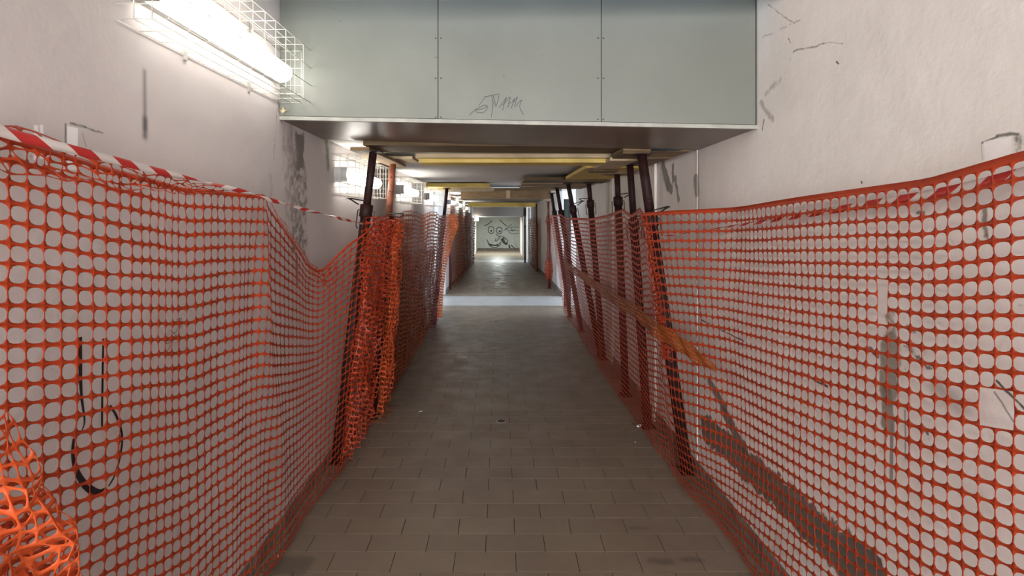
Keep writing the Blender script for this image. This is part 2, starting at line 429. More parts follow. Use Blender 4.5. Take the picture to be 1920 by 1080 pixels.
# side passages
m_ = MB()
m_.box(XR+.15, 3.6, 8.85, 9.0, -.1, 2.4); m_.box(XR+.15, 3.6, 11.0, 11.15, -.1, 2.4); m_.box(XR, 3.6, 9.0, 11.0, 2.17, 2.35)
m_.box(-3.5, XL-.15, 9.25, 9.4, -.1, 2.4); m_.box(-3.5, XL-.15, 11.3, 11.45, -.1, 2.4); m_.box(-3.5, XL, 9.4, 11.3, 2.17, 2.35)
m_.box(XR+.15, 3.4, 22.25, 22.4, -.5, 2.4); m_.box(1.16, 3.4, 23.9, 24.05, -.5, 2.4); m_.box(XR, 3.4, 22.4, 23.9, 2.03, 2.2)
m_.box(-2.7, XL-.15, 22.25, 22.4, -.5, 2.4); m_.box(-2.7, -1.25, 23.9, 24.05, -.5, 2.4); m_.box(-2.85, -2.7, 22.25, 24.05, -.5, 2.4); m_.box(-2.7, XL, 22.4, 23.9, 2.03, 2.2)
tag(m_.build('wall_passages', M['wall']), kind='structure')
# far room: two side walls, end wall, lintel
fl0, fl1 = at(885.7, 485, 24)[0], at(894.7, 468, 32)[0]
fr0, fr1 = at(981.5, 485, 24)[0], at(973.6, 468, 32)[0]
m_ = MB()
m_.hexa([(fl0-.2,24,-.5),(fl0,24,-.5),(fl1,32,-.5),(fl1-.2,32,-.5),(fl0-.2,24,1.9),(fl0,24,1.9),(fl1,32,1.9),(fl1-.2,32,1.9)])
m_.hexa([(fr0,24,-.5),(fr0+.2,24,-.5),(fr1+.2,32,-.5),(fr1,32,-.5),(fr0,24,1.9),(fr0+.2,24,1.9),(fr1+.2,32,1.9),(fr1,32,1.9)])
tag(m_.build('wall_far_sides', M['wall']), kind='structure')
m_ = MB(); m_.box(-1.7, 1.5, 32, 32.2, -.6, 2.2); endw = tag(m_.build('wall_end', M['far_wall']), kind='structure')
m_ = MB(); m_.box(-1.6, 1.4, 24.0, 24.25, 1.61, 2.3); tag(m_.build('wall_lintel', M['lintel']), kind='structure')
m_ = MB(); m_.box(-1.6, 1.4, 24.25, 32.1, 1.57, 1.7); tag(m_.build('ceiling_far_room', M['ceiling']), kind='structure')
# ceilings
m_ = MB()
zc = lambda y: cz(y)+.15
strip(m_, -1.3, 1.42, [3.3, 12.5, 24.1], zc, .15); m_.build('x', M['ceiling']).name = 'ceiling'
tag(bpy.data.objects['ceiling'], kind='structure')
m_ = MB(); m_.box(-1.3, 1.42, -4.2, 2.44, CH-.015, CH+.2); m_.box(-1.3, 1.42, 2.44, 3.6, 2.93, 3.05)
tag(m_.build('ceiling_front_bay', M['ceiling']), kind='structure')
# unseen rear wall behind the camera, opening made up to admit the fill light
m_ = MB(); m_.box(-1.3, -1.0, -4.35, -4.2, -.1, 2.95); m_.box(1.12, 1.42, -4.35, -4.2, -.1, 2.95); m_.box(-1.0, 1.12, -4.35, -4.2, 2.5, 2.95)
tag(m_.build('wall_rear', M['wall']), kind='structure')
# skirting tiles
def skirting(side, x, y_a, y_b, x2, inst):
    root = empty('baseboard_'+side, kind='structure')
    m0 = MB(); s = -1 if side == 'right' else 1
    m0.box(min(0, s*.009), max(0, s*.009), .0015, .297-.0015, 0.0, .088)
    first = None; n = 0; y = y_a; rest = MB()
    while y < y_b-.05:
        xx = x if y < 3.4 else x2
        if .9 < y < 8.9:
            if first is None: ob = m0.build('skirting_tile', M['skirt'], root); first = ob
            else: ob = bpy.data.objects.new('skirting_tile', first.data); COL.objects.link(ob); ob.parent = root
            ob.location = (xx, y, 0)
        else:
            z = fz(y+.15); rest.box(xx+min(0,s*.009), xx+max(0,s*.009), y+.0015, y+.2955, z-.01, z+.088)
        y += .297
        if (side == 'right' and 8.75 < y < 11.0): y = 11.0
        if (side == 'left' and 9.2 < y < 11.3): y = 11.3
    ob = rest.build('skirting_run', M['skirt'], root); ob['kind'] = 'stuff'
skirting('left', XL, -.6, 22.3, XL, 0); skirting('right', XR, -.6, 22.3, 1.264, 0)
m_ = MB(); m_.box(fl1, fr1, 31.97, 32.0, -.4, -.30); tag(m_.build('baseboard_end', M['skirt']), kind='structure')

# ------------------------------------------------------------------ sheet metal clad beam
beam = empty('clad_beam', kind='structure')
FL, FRr = (XL, 2.81), (XR, 2.66)            # front edge left / right
def zb(x): return np.interp(x, [XL, XR], [2.166, 2.094])
def yf(x): return np.interp(x, [XL, XR], [FL[1], FRr[1]])
yb = 3.49
m_ = MB()
def wedge(mb, x0, x1, off0, off1, z0a, z0b, z1):
    mb.hexa([(x0,yf(x0)+off0,z0a),(x1,yf(x1)+off0,z0b),(x1,yf(x1)+off1,z0b),(x0,yf(x0)+off1,z0a),(x0,yf(x0)+off0,z1),(x1,yf(x1)+off0,z1),(x1,yf(x1)+off1,z1),(x0,yf(x0)+off1,z1)])
m_.hexa([(XL,FL[1]+.006,zb(XL)+.004),(XR,FRr[1]+.006,zb(XR)+.004),(XR,yb,zb(XR)-.008),(XL,yb,zb(XL)-.006),(XL,FL[1]+.006,2.93),(XR,FRr[1]+.006,2.93),(XR,yb,2.93),(XL,yb,2.93)])
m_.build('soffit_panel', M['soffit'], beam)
xs = [XL, -.3185, .508, 1.262]
for i in range(3):
    m_ = MB(); x0, x1 = xs[i]+.0022, xs[i+1]-.0022
    wedge(m_, x0, x1, -.004+.001*i, .0055, zb(x0)+.022, zb(x1)+.022, 2.93)
    p = m_.build('panel', M['sheet'], beam)
m_ = MB(); wedge(m_, XL, XR, .0056, .0062, zb(XL)+.004, zb(XR)+.004, 2.93); m_.build('backing', M['seam'], beam)
m_ = MB(); x0, x1 = XL, XR
m_.hexa([(x0,yf(x0)-.006,zb(x0)),(x1,yf(x1)-.006,zb(x1)),(x1,yf(x1)+.02,zb(x1)),(x0,yf(x0)+.02,zb(x0)),(x0,yf(x0)-.006,zb(x0)+.019),(x1,yf(x1)-.006,zb(x1)+.019),(x1,yf(x1)+.02,zb(x1)+.019),(x0,yf(x0)+.02,zb(x0)+.019)])
m_.build('edge_strip', M['edge'], beam)
def yfp(px, py, off=0):
    """pixel on the beam front"""
    k = (px-VX)/F; sl = (FRr[1]-FL[1])/(XR-XL); D = (FL[1]-sl*XL)/(1-sl*k)
    return (k*D, D+off, H-(py-VY)*D/F)
for cx in (822, 1126):
    for dx in (-5, 5):
        for py in (72, 147, 224 if cx == 1126 else 220):
            p = yfp(cx+dx, py, -.005); m_ = MB(); m_.tube([p, (p[0], p[1]-.002, p[2])], [.0042,.0030], 8); m_.build('rivet', M['steel'], beam)

def stroke(pts, wd, parent, mat, to3d, nrm, name='painted_stroke', lift=.0008):
    """flat paint line: ribbon of constant width lying on a surface; wd in metres (single or per point)"""
    P = [Vector(to3d(*p)) for p in pts]; n = Vector(nrm); ws = wd if isinstance(wd, (list, tuple)) else [wd]*len(P)
    # resample (catmull)
    Q, W = [], []
    for i in range(len(P)-1):
        p0, p1, p2, p3 = P[max(i-1,0)], P[i], P[i+1], P[min(i+2,len(P)-1)]
        for s in range(5):
            t = s/5; Q.append(.5*((2*p1)+(p2-p0)*t+(2*p0-5*p1+4*p2-p3)*t*t+(3*p1-p0-3*p2+p3)*t**3)); W.append(ws[i]*(1-t)+ws[i+1]*t)
    Q.append(P[-1]); W.append(ws[-1])
    vs, fs = [], []
    for i, q in enumerate(Q):
        t = (Q[min(i+1,len(Q)-1)]-Q[max(i-1,0)]).normalized(); s = t.cross(n).normalized()
        vs += [q+s*W[i]/2+n*lift, q-s*W[i]/2+n*lift]
    for i in range(len(Q)-1): fs.append((2*i, 2*i+1, 2*i+3, 2*i+2))
    m = MB(); m.add(vs, fs); return m.build(name, mat, parent)
def sc1(x, y): return yfp(480+x/3.6, y/3.6, -.0045)
scr = [[(1440,780),(1475,745),(1530,715),(1555,712),(1562,728),(1540,758),(1500,762),(1482,745),(1530,735),(1556,720)],
       [(1505,712),(1530,680),(1548,655)], [(1540,655),(1580,648),(1642,634)], [(1590,648),(1600,700),(1588,790)],
       [(1602,648),(1612,690),(1618,720),(1630,690),(1642,640)], [(1640,728),(1668,690),(1692,658),(1675,700),(1664,748)],
       [(1664,712),(1700,672),(1716,658),(1700,728)], [(1700,700),(1730,690),(1745,665),(1722,735)], [(1740,690),(1765,655),(1745,722),(1792,675),(1780,715),(1788,745),(1806,776)]]
for s in scr: stroke(s, .0028, beam, M['ink'], sc1, (0,-1,0), 'scribble_stroke')

# spray painted loop on the left wall
def lw(px, py): return (XL, XL*F/(px-VX), H-(py-VY)*(XL*F/(px-VX))/F)
U = [([(150,632),(150,680),(152,740),(158,790),(150,812)], [.012,.014,.010,.006,.002]),
     ([(193,635),(192,700),(191,790),(192,800)], [.008,.008,.008,.006]),
     ([(206,760),(220,785),(228,815),(226,850),(215,890),(203,912)], [.006,.009,.009,.009,.008,.005]),
     ([(138,822),(136,850),(142,880),(158,908),(182,925),(197,918)], [.008,.012,.016,.020,.022,.014])]
for p, ws in U: stroke(p, ws, wL, M['black'], lw, (1,0,0), 'sprayed_stroke')
def lw2(x, y): return lw(x/3.6, 500+y/3.6)
for s in ([(1100,480),(1130,520),(1160,480),(1150,540),(1120,580),(1140,600),(1160,560)], [(1150,430),(1180,450),(1200,400),(1190,360),(1220,350),(1230,390),(1200,430)], [(1130,500),(1190,460)]):
    stroke(s, .0022, wL, M['ink'], lw2, (1,0,0), 'scribble_stroke')
# painted face on the end wall
def ew(x, y): px, py = 870+x/8.307, 370+y/8.307; return at(px, py, 32.0)
face = [[(312,442),(360,425),(405,395),(438,362)], [(555,348),(590,385),(620,410),(662,448)],
        [(425,455),(390,465),(378,505),(388,545),(425,562),(458,550),(468,510),(455,470),(425,455)],
        [(545,465),(515,480),(505,515),(515,550),(550,568),(585,552),(592,515),(580,478),(545,465)],
        [(505,570),(525,600),(560,612),(590,595)], [(500,640),(480,690)], [(560,620),(500,690)],
        [(348,655),(375,690)], [(365,690),(400,725),(450,742),(500,740),(545,725),(578,695)], [(372,715),(410,760),(460,778),(510,775),(550,755),(572,720)],
        [(395,740),(540,745)], [(400,745),(545,752)]]
for s in face: stroke(s, .045, endw, M['ink'], ew, (0,-1,0), 'painted_stroke', .004)
for c in ((425,522),(557,530)): stroke([(c[0]-13,c[1]),(c[0]+13,c[1])], .10, endw, M['black'], ew, (0,-1,0), 'painted_pupil', .006)
stroke([(590,640),(620,680),(655,715),(672,735)], [.20,.24,.22,.12], endw, M['ink'], ew, (0,-1,0), 'painted_brush', .004)
stroke([(600,610),(650,640),(690,690)], .05, endw, M['ink'], ew, (0,-1,0), 'painted_stroke', .005)
stroke([(638,655),(660,700)], .08, endw, M['far_wall'], ew, (0,-1,0), 'painted_highlight', .008)
stroke([(700,740),(715,790),(740,810)], .09, endw, M['ink'], ew, (0,-1,0), 'painted_stroke', .004)
stroke([(730,740),(770,780),(800,818)], .06, endw, M['ink'], ew, (0,-1,0), 'painted_stroke', .004)
for s in ([(625,520),(680,460),(745,422)], [(640,505),(720,468),(850,465)], [(700,520),(780,515),(850,522)], [(740,480),(760,530),(800,490)], [(690,530),(740,565),(850,560)], [(650,490),(700,520),(760,500)]):
    stroke(s, .035, endw, M['ink_green'], ew, (0,-1,0), 'painted_stroke', .004)

# ------------------------------------------------------------------ caged wall lamps
def lamp(y0, length, zc_, label, first=None):
    if first is not None:
        r = first.copy(); COL.objects.link(r); r.location = (XL, y0, zc_); r['label'] = label
        for c in first.children:
            d = c.copy(); COL.objects.link(d); d.parent = r
        return r
    r = empty('caged_wall_lamp', (XL, y0, zc_), 0, label, 'lamp', 'caged lamps along the left wall')
    L = length
    m = MB(); m.bevbox(-.045, .045, .0, L-.12, 0, .035, .008)      # housing, built lying then turned
    v = [(z+0.0, y+.06, -x) for x, y, z in m.v]; m.v = v
    m.build('housing', M['housing'], r)
    for yy in (.06,):
        e = MB(); e.box(.0, .085, yy, yy+.025, -.05, .05); e.build('end_cap', M['housing'], r)
    m = MB(); n = 10; pts = []
    for k in range(n+1):
        a = math.pi*k/n; pts.append((.035+.062*math.sin(a)**.8, .048*math.cos(a)))
    vs = [(x, .085, z) for x, z in pts]+[(x, L-.075, z) for x, z in pts]
    fs = [(k, k+1, n+2+k, n+1+k) for k in range(n)]+[tuple(range(n, -1, -1)), tuple(range(n+1, 2*n+2))]
    m.add(vs, fs); m.build('diffuser', M['tube'], r, True)
    c = MB(); R = .0019; dx, hz = .165, .135
    def wire(*p): c.tube(p, R, 5)
    for z in (-hz, -hz+.055, hz-.055, hz): wire((.004, 0, z), (.004, L, z)) if abs(z) == hz else None
    for z in (-hz, -.045, .045, hz): wire((dx, 0, z), (dx, L, z))
    for x in (.06, .115):
        wire((x, 0, hz), (x, L, hz)); wire((x, 0, -hz), (x, L, -hz))
    k = 0; y = 0.0
    while y <= L+1e-6:
        wire((.004, y, hz), (dx, y, hz), (dx, y, -hz), (.004, y, -hz)); y += L/11
    for y in (0, L):
        for z in (-.09, -.045, 0.045, .09): wire((.004 if y else .004, y, z), (dx, y, z))
        for x in (.06, .115): wire((x, y, -hz), (x, y, hz))
    c.build('cage', M['cage'], r, True)
    for y in (.35, .85):
        for s in (-1, 1):
            m = MB(); m.box(.0, .006, y, y+.02, s*hz-.02, s*hz+.02); m.build('bracket', M['zinc'], r)
    return r
l1 = lamp(1.60, 1.2, 2.388, 'largest caged fluorescent lamp on left wall before the grey beam')
names = [(3.66,1.950,'caged fluorescent lamp behind the first dark prop past the beam'),
         (5.87,1.950,'second caged lamp past the beam, between orange netting and rusty prop'),
         (8.05,1.950,'small caged lamp left of the black leaning prop'),
         (11.6,1.950,'glowing lamp beside the side opening on the left wall'),
         (13.8,1.93,'second tiny lamp from the far end of the left wall'),
         (16.5,1.88,'tiny lamp glow furthest along the corridor left wall')]
for y, z, lb in names: lamp(y, 1.2, z, lb, l1)
lamp(-.62, 1.2, 2.388, 'caged lamp on left wall behind the viewpoint', l1)
m_ = MB(); m_.bevbox(-.03,.03,0,.10,0,.06,.01); m_.v = [(x+.0,y,z) for x,y,z in m_.v]
o = emis('warm_lit', (1,.97,.9,1), 12); lm = m_.build('round_wall_lamp', o)
lm.location = (fl0+.04, 24.4, at(896,412,24.4)[2]-.03); tag(lm, 'small white glowing lamp at the corner before the end room', 'lamp')
lm.location = (at(893,412,23.8)[0], 23.86, at(896,413,23.8)[2]-.03); lm.scale = (3.2,1,3)

# ------------------------------------------------------------------ steel props
def prop(base, top, zcol, label, matl='prop', matu=None, hd=1, handle=True, r0=.034, r1=.026):
    base = Vector(base); top = Vector(top); ax = (top-base); L = ax.length
    rot = Vector((0,0,1)).rotation_difference(ax.normalized())
    r = empty('steel_prop', base, 0, label, 'prop', None); r.rotation_mode = 'QUATERNION'; r.rotation_quaternion = rot
    ml, mu = M[matl], M[matu or matl]
    zc_ = zcol*L/ (top.z-base.z)
    m = MB(); m.tube([(0,0,.006),(0,0,zc_)], r0, 14); m.build('outer_tube', ml, r, True)
    m = MB(); m.tube([(0,0,zc_),(0,0,L-.008)], r1, 14); m.build('inner_tube', mu, r, True)
    inv = rot.inverted().to_matrix()
    m = MB(); vs = []
    mm = MB(); mm.box(-.05,.05,-.06,.06,-.003,.005); mm.v = [tuple(inv @ Vector(v)) for v in mm.v]; mm.build('base_plate', ml, r)
    mm = MB(); mm.box(-.055,.055,-.06,.06,-.006,.002); mm.v = [tuple(inv @ Vector(v)+Vector((0,0,L))) for v in mm.v]; mm.build('head_plate', ml, r)
    m = MB(); m.tube([(0,0,zc_-.05),(0,0,zc_-.045),(0,0,zc_+.035),(0,0,zc_+.04)], [r0+.002,r0+.009,r0+.009,r1+.003], 14); m.build('collar', ml, r, True)
    if handle:
        m = MB(); m.tube([(0,-hd*(r0+.02),zc_+.055),(hd*.05,-hd*(r0+.02),zc_+.06),(hd*.10,-.05,zc_+.066),(hd*.125,-.02,zc_+.064),(hd*.115,.02,zc_+.056),(hd*.08,.045,zc_+.035),(hd*.065,.045,zc_+.03)], .0055, 6)
        m.build('pin_handle', M['steel'], r, True)
        m = MB(); w_ = r0+.022; m.tube([(-w_+.008,0,zc_+.0),(-w_,0,zc_-.01),(-w_,0,zc_-.115),(-w_+.012,0,zc_-.13)], .0045, 6); m.build('nut_lever', M['steel'], r, True)
        m = MB(); m.tube([(w_-.008,0,zc_+.0),(w_,0,zc_-.01),(w_,0,zc_-.115),(w_-.012,0,zc_-.13)], .0045, 6); m.build('nut_lever', M['steel'], r, True)
    mm = MB()
    k = zc_+.12
    while k < L-.1:
        mm.tube([(0,-r1-.0006,k),(0,-r1+.004,k)], .006, 8); k += .12
    mm.build('pin_holes', M['black'], r)['kind'] = 'stuff'
    return r
def onf(px, py):
    D = H*F/(py-VY); return ((px-VX)*D/F, D, .003)
def top(px, py, D): p = at(px, py, D); return p
prop(onf(630,865), top(700,284,3.62), 1.70, 'dark brown steel prop nearest on the left, wrapped in orange netting', hd=-1)
prop(onf(698,782), top(737,304,4.48), 1.62, 'steel prop with rusty orange upper tube behind the first left prop', 'prop', 'prop_rust', hd=1)
prop(onf(812,607), top(838,353,8.30), 1.55, 'thin black leaning prop half way along the left netting', 'prop', None, hd=1, handle=False)
prop((-1.13,12.1,0), (-1.09,12.1,2.13), 1.6, 'dull red upright prop at the far side of the left opening', 'prop_red', 'prop_rust', handle=False)
prop(onf(1288,884), top(1203,289,3.52), 1.64, 'thick dark prop nearest on the right, leaning inward', r0=.037, r1=.031, hd=1)
prop(onf(1214,800), top(1181,308,4.22), 1.60, 'second prop from the front on the right, with shiny inner tube', hd=1)
prop(onf(1173,741), top(1157,326,5.02), 1.80, 'upright third prop on the right with nut lever above the net', hd=1)
prop(onf(1131,673), top(1104,343,6.20), 1.80, 'fourth prop on the right, standing almost upright', hd=-1)
prop(onf(1126,668), top(1065,344,6.32), 1.74, 'slanting prop crossing beside the fourth right prop', hd=1)
prop(onf(1090,621), top(1044,352,7.75), 1.70, 'slanting prop in front of the bluish right opening', hd=-1, handle=False)
prop(onf(1069,594), top(1034,362,8.80), 1.70, 'last slanting prop at the end of the right netting', handle=False)
prop(onf(1030,541), top(1028,378,12.2), 1.55, 'dull red upright prop beyond the right opening, netting tied on', 'prop_red', None, handle=False)
z_ = fz(17.4); prop((1.19,17.4,z_+.003), (1.17,17.4,cz(17.4)-.08), 1.5, 'distant red prop with netting on the right wall', 'prop_red', None, handle=False)
z_ = fz(22.2); prop((1.02,22.2,z_+.003), (1.01,22.2,cz(22.2)-.08), 1.5, 'farthest red prop beside the white door panel', 'prop_red', None, handle=False)

# ------------------------------------------------------------------ timber under the ceiling
def plank(x0, x1, y0, y1, z0, z1, mat, label, tilt=0.0, yaw=0.0):
    cx, cy = (x0+x1)/2, (y0+y1)/2
    m = MB(); hx, hy = (x1-x0)/2, (y1-y0)/2; j = lambda: rng.uniform(-.003, .003)
    m.bevbox(-hx, hx, -hy, hy, 0, z1-z0, .003); m.v = [(x+j(), y+j(), z) for x, y, z in m.v]
    o = m.build('timber_plank', M[mat]); o.location = (cx, cy, z0); o.rotation_euler = (0, tilt, yaw)
    return tag(o, label, 'plank')
plank(-.89, 1.0, 3.50, 3.88, 2.118, 2.155, 'w_dark', 'long dark cross plank directly behind the grey beam', .006)
plank(.80, 1.24, 3.50, 3.86, 2.084, 2.110, 'w_brown', 'brown plank end against the right wall above the nearest right prop', .0)
plank(-.62, .86, 3.95, 4.20, 2.090, 2.122, 'w_pale', 'pale upper plank lying on the yellow crosswise plank')
plank(-.60, .90, 3.96, 4.22, 2.056, 2.088, 'w_yellow', 'bright yellow crosswise plank, second behind the beam')
plank(-.97, -.845, 3.52, 4.75, 2.092, 2.116, 'w_brown', 'short lengthwise plank resting on the two left props', 0, -.02)
plank(-1.10, -.70, 4.28, 4.62, 2.118, 2.140, 'w_pale', 'pale short board end above the rusty left prop')
plank(.79, .965, 3.46, 3.78, 2.064, 2.082, 'w_dark', 'small dark board on top of the nearest right prop')
plank(.775, .97, 3.80, 4.48, 2.053, 2.080, 'w_pale', 'pale lengthwise board on the second right prop')
plank(.95, 1.24, 3.90, 4.50, 2.080, 2.110, 'w_brown', 'brown board between second right prop and right wall')
plank(.742, 1.235, 4.60, 6.08, 2.072, 2.108, 'w_yellow', 'wide yellow board with bright edge over the third right prop')
plank(.78, 1.02, 4.64, 4.80, 2.046, 2.070, 'w_dark', 'small dark batten under the front of the wide yellow board')
plank(.98, 1.22, 4.92, 5.14, 2.046, 2.071, 'w_brown', 'small brown block on the head of the third right prop')
plank(.74, 1.22, 6.10, 6.42, 2.046, 2.076, 'w_dark', 'dark crosswise board on the fourth and slanting right props')
plank(.285, 1.22, 6.45, 6.95, 2.085, 2.125, 'w_dark', 'first of three dark boards stepping back at right of centre')
plank(.285, 1.22, 7.0, 7.5, 2.072, 2.112, 'w_brown', 'middle of three dark boards stepping back at right of centre')
plank(.29, 1.22, 7.55, 8.15, 2.062, 2.102, 'w_brown', 'rear of three boards stepping back at right of centre')
plank(-1.12, -.16, 8.10, 8.45, 2.096, 2.150, 'w_yellow', 'yellow brown board at left above the black leaning prop')
plank(-1.12, -.10, 8.55, 8.95, 2.060, 2.105, 'w_pale', 'pale board behind the yellow brown one at left')
plank(-.66, .85, 9.0, 9.14, 1.940, 2.085, 'w_brown', 'thick brown beam across the corridor, half way down')
plank(.10, .165, 8.93, 8.995, 1.945, 2.08, 'w_pale', 'short upright light block against the thick brown beam')
plank(-.9, 1.05, 9.2, 9.5, 2.09, 2.13, 'w_brown', 'board lying over the thick brown beam')
plank(-.83, .92, 14.0, 14.1, 1.88, 1.99, 'w_yellow', 'long yellow board on edge in front of the far lintel')
plank(-.2, 1.15, 17.3, 17.6, 2.02, 2.055, 'w_dark', 'dark board on the distant red prop')
bp = MB(); bp.box(-.10,.09,-.02,.02,-.012,.012); bp.tube([(-.09,-.01,.006),(-.02,-.02,.0),(.05,-.012,.008),(.09,-.02,.0)], [.012,.018,.014,.006], 7)
o = bp.build('plastic_scrap', M['gate'], None, True); o.location = (1.08, 3.49, 2.098); tag(o, 'crumpled black plastic stuffed above the nearest right prop', 'plastic')

# ------------------------------------------------------------------ passage furniture
m_ = MB(); m_.bevbox(0, .12, 0, .03, 0, 1.955, .004); g = empty('gate_leaf', (1.165, 9.78, .003), 0, 'dark green metal gate leaf standing open at the right opening', 'gate')
m_.build('leaf', M['gate'], g); m_ = MB(); m_.tube([(.0,-.01,.0),(.0,-.01,1.955)], .012, 8); m_.build('hinge_post', M['steel'], g, True)
m_ = MB(); m_.bevbox(0, .10, 0, .05, 0, 2.28, .004); o = m_.build('door_panel', M['white_paint']); o.location = (1.155, 22.45, fz(22.45)+.003); tag(o, 'white upright door panel beside the farthest red prop', 'door')

# ------------------------------------------------------------------ safety nets
HK = []
for k in range(12):
    # 12 directions to match the border points
    pass
border = [(0,0),(1/3,0),(2/3,0),(1,0),(1,1/3),(1,2/3),(1,1),(2/3,1),(1/3,1),(0,1),(0,2/3),(0,1/3)]
def hole_pts(ax, ay, ex):
    out = []
    for (u, v) in border:
        a = math.atan2((v-.5), (u-.5)); c, s = math.cos(a), math.sin(a)
        r = 1/((abs(c)/ax)**ex + (abs(s)/ay)**ex)**(1/ex)
        out.append((.5+r*c, .5+r*s))
    return out
def net(name, P, mat, parent=None, skip=(), ax=.476, ay=.418, ex=2.9, jitter=.10, thick=.0009, hem=0.0, seed=1, skipf=None):
    """P: (rows+1, cols+1, 3) array of crossing points"""
    R = np.random.RandomState(seed)
    nr, nc = P.shape[0]-1, P.shape[1]-1
    P = P.copy()
    if jitter:
        du = np.zeros_like(P); dv = np.zeros_like(P)
        du[:, 1:-1] = (P[:, 2:]-P[:, :-2])/2; dv[1:-1] = (P[2:]-P[:-2])/2
        P += du*R.uniform(-jitter, jitter, P.shape[:2])[..., None] + dv*R.uniform(-jitter*.5, jitter*.5, P.shape[:2])[..., None]
    V = list(); base_c = 0
    Vc = P.reshape(-1, 3); cid = lambda j, i: j*(nc+1)+i
    # edge points
    h1 = P[:, :-1]*(2/3)+P[:, 1:]*(1/3); h2 = P[:, :-1]*(1/3)+P[:, 1:]*(2/3)
    v1 = P[:-1]*(2/3)+P[1:]*(1/3); v2 = P[:-1]*(1/3)+P[1:]*(2/3)
    oh1 = len(Vc); oh2 = oh1+h1.size//3; ov1 = oh2+h2.size//3; ov2 = ov1+v1.size//3; oho = ov2+v2.size//3
    hx = []
    hp = np.array(hole_pts(ax, ay, ex))
    cj, ci = np.meshgrid(np.arange(nr), np.arange(nc), indexing='ij')
    A, B, C, D_ = P[:-1, :-1], P[:-1, 1:], P[1:, 1:], P[1:, :-1]
    # per cell variation of the opening
    sx = R.uniform(.93, 1.05, (nr, nc))[..., None]; sy = R.uniform(.90, 1.06, (nr, nc))[..., None]
    holes = np.zeros((nr, nc, 12, 3))
    for k in range(12):
        u = .5+(hp[k, 0]-.5)*sx; v = .5+(hp[k, 1]-.5)*sy
        holes[:, :, k] = A*(1-u)*(1-v)+B*u*(1-v)+C*u*v+D_*(1-u)*v
    verts = np.concatenate([Vc, h1.reshape(-1,3), h2.reshape(-1,3), v1.reshape(-1,3), v2.reshape(-1,3), holes.reshape(-1,3)])
    faces = []
    sk = set(skip)
    for j in range(nr):
        for i in range(nc):
            if (j, i) in sk or (skipf and skipf(j, i)): continue
            e = [cid(j,i), oh1+j*nc+i, oh2+j*nc+i, cid(j,i+1), ov1+j*(nc+1)+i+1, ov2+j*(nc+1)+i+1, cid(j+1,i+1), oh2+(j+1)*nc+i, oh1+(j+1)*nc+i, cid(j+1,i), ov2+j*(nc+1)+i, ov1+j*(nc+1)+i]
            hb = oho+(j*nc+i)*12
            for k in range(12):
                k2 = (k+1) % 12
                faces.append((e[k], e[k2], hb+k2, hb+k))
    vl = [tuple(v) for v in verts]
    if hem:
        b0 = len(vl); up = P[0].copy(); d = P[0]-P[1]; d /= np.linalg.norm(d, axis=1)[:, None]+1e-9
        up += d*hem; vl += [tuple(v) for v in up]
        for i in range(nc):
            faces.append((b0+i, b0+i+1, oh2+i, oh1+i)); faces.append((b0+i, oh1+i, cid(0,i))); faces.append((b0+i+1, cid(0,i+1), oh2+i))
    m = bpy.data.meshes.new(name); m.from_pydata(vl, [], faces); m.update(); m.materials.append(mat)
    m.polygons.foreach_set('use_smooth', [True]*len(m.polygons))
    o = bpy.data.objects.new(name, m); COL.objects.link(o)
    if parent: o.parent = parent
    if thick:
        md = o.modifiers.new('thickness', 'SOLIDIFY'); md.thickness = thick; md.offset = 0
    return o
def smooth(a, b, x): t = np.clip((x-a)/(b-a), 0, 1); return t*t*(3-2*t)
def wob(x, y, seed, fx=3, fy=3, n=6):
    R = np.random.RandomState(seed); out = np.zeros_like(x+y)
    for _ in range(n):
        a, b = R.uniform(-1, 1)*fx, R.uniform(-1, 1)*fy; out += np.sin(a*x*6.28+b*y*6.28+R.uniform(0, 6.28))
    return out/n
def settle(X, D, Z, inward, seed, rate=.7, z0=.012):
    """what would hang below the floor lies crumpled on it"""
    ex = np.clip(z0-Z, 0, None)
    Z2 = np.maximum(Z, z0) + (ex > 0)*(.012+.012*wob(D*3, ex*20, seed, 4, 4))*np.clip(ex*30, 0, 1)
    X2 = X + inward*ex*rate
    return X2, D, Z2

# --- near right net
nD = 57; D0, D1 = .84, 3.47; HN = 1.74; NR = 40
u = np.linspace(0, 1, nD+1)[None, :]; v = np.linspace(0, 1, NR+1)[:, None]
D = D0+(D1-D0)*u + 0*v
zt = np.interp(D, [.84, 1.233, 1.51, 2.0, 2.6, 3.2, 3.47], [1.835, 1.797, 1.754, 1.728, 1.700, 1.676, 1.665])
kk = np.interp(v, [0, .3, .6, 1], [0, .05, .14, .17])
Z = zt - v*HN - kk*(D-1.0) + .010*wob(D, v, 3, 1.2, 1.3)
f_ = smooth(2.7, 3.47, D)
Xp = 1.205 - .140*np.clip(Z, 0, 1.7)     # line of the first prop
X = (1.195 - .03*smooth(.62, 1.0, v)*smooth(3.3, 2.2, D))*(1-f_) + (Xp-.065)*f_
X += .010*wob(D, v, 5, 1.2, 2.0) + .010*np.sin(D*5+v*14)*smooth(1.6, 2.8, D)
X = np.minimum(X, 1.240)
X, D, Z = settle(X, D, Z, -1, 11, .09)
sk = [(8,25),(9,25),(10,25)]
def cell_at(px, py, P):
    pr = np.stack([VX+P[...,0]*F/P[...,1], VY+(H-P[...,2])*F/P[...,1]], -1); c = (pr[:-1,:-1]+pr[1:,1:])/2
    d = (c[...,0]-px)**2+(c[...,1]-py)**2; k = np.unravel_index(np.argmin(d), d.shape); return k
P = np.stack([X, D, Z], -1)
c1 = cell_at(1650, 545, P); c2 = cell_at(1840, 735, P)
sk = [(c1[0]+q, c1[1]+r) for q in (0,1,2) for r in (0,)]+[(c2[0]+q, c2[1]-r) for q in (0,1) for r in (0,1)]
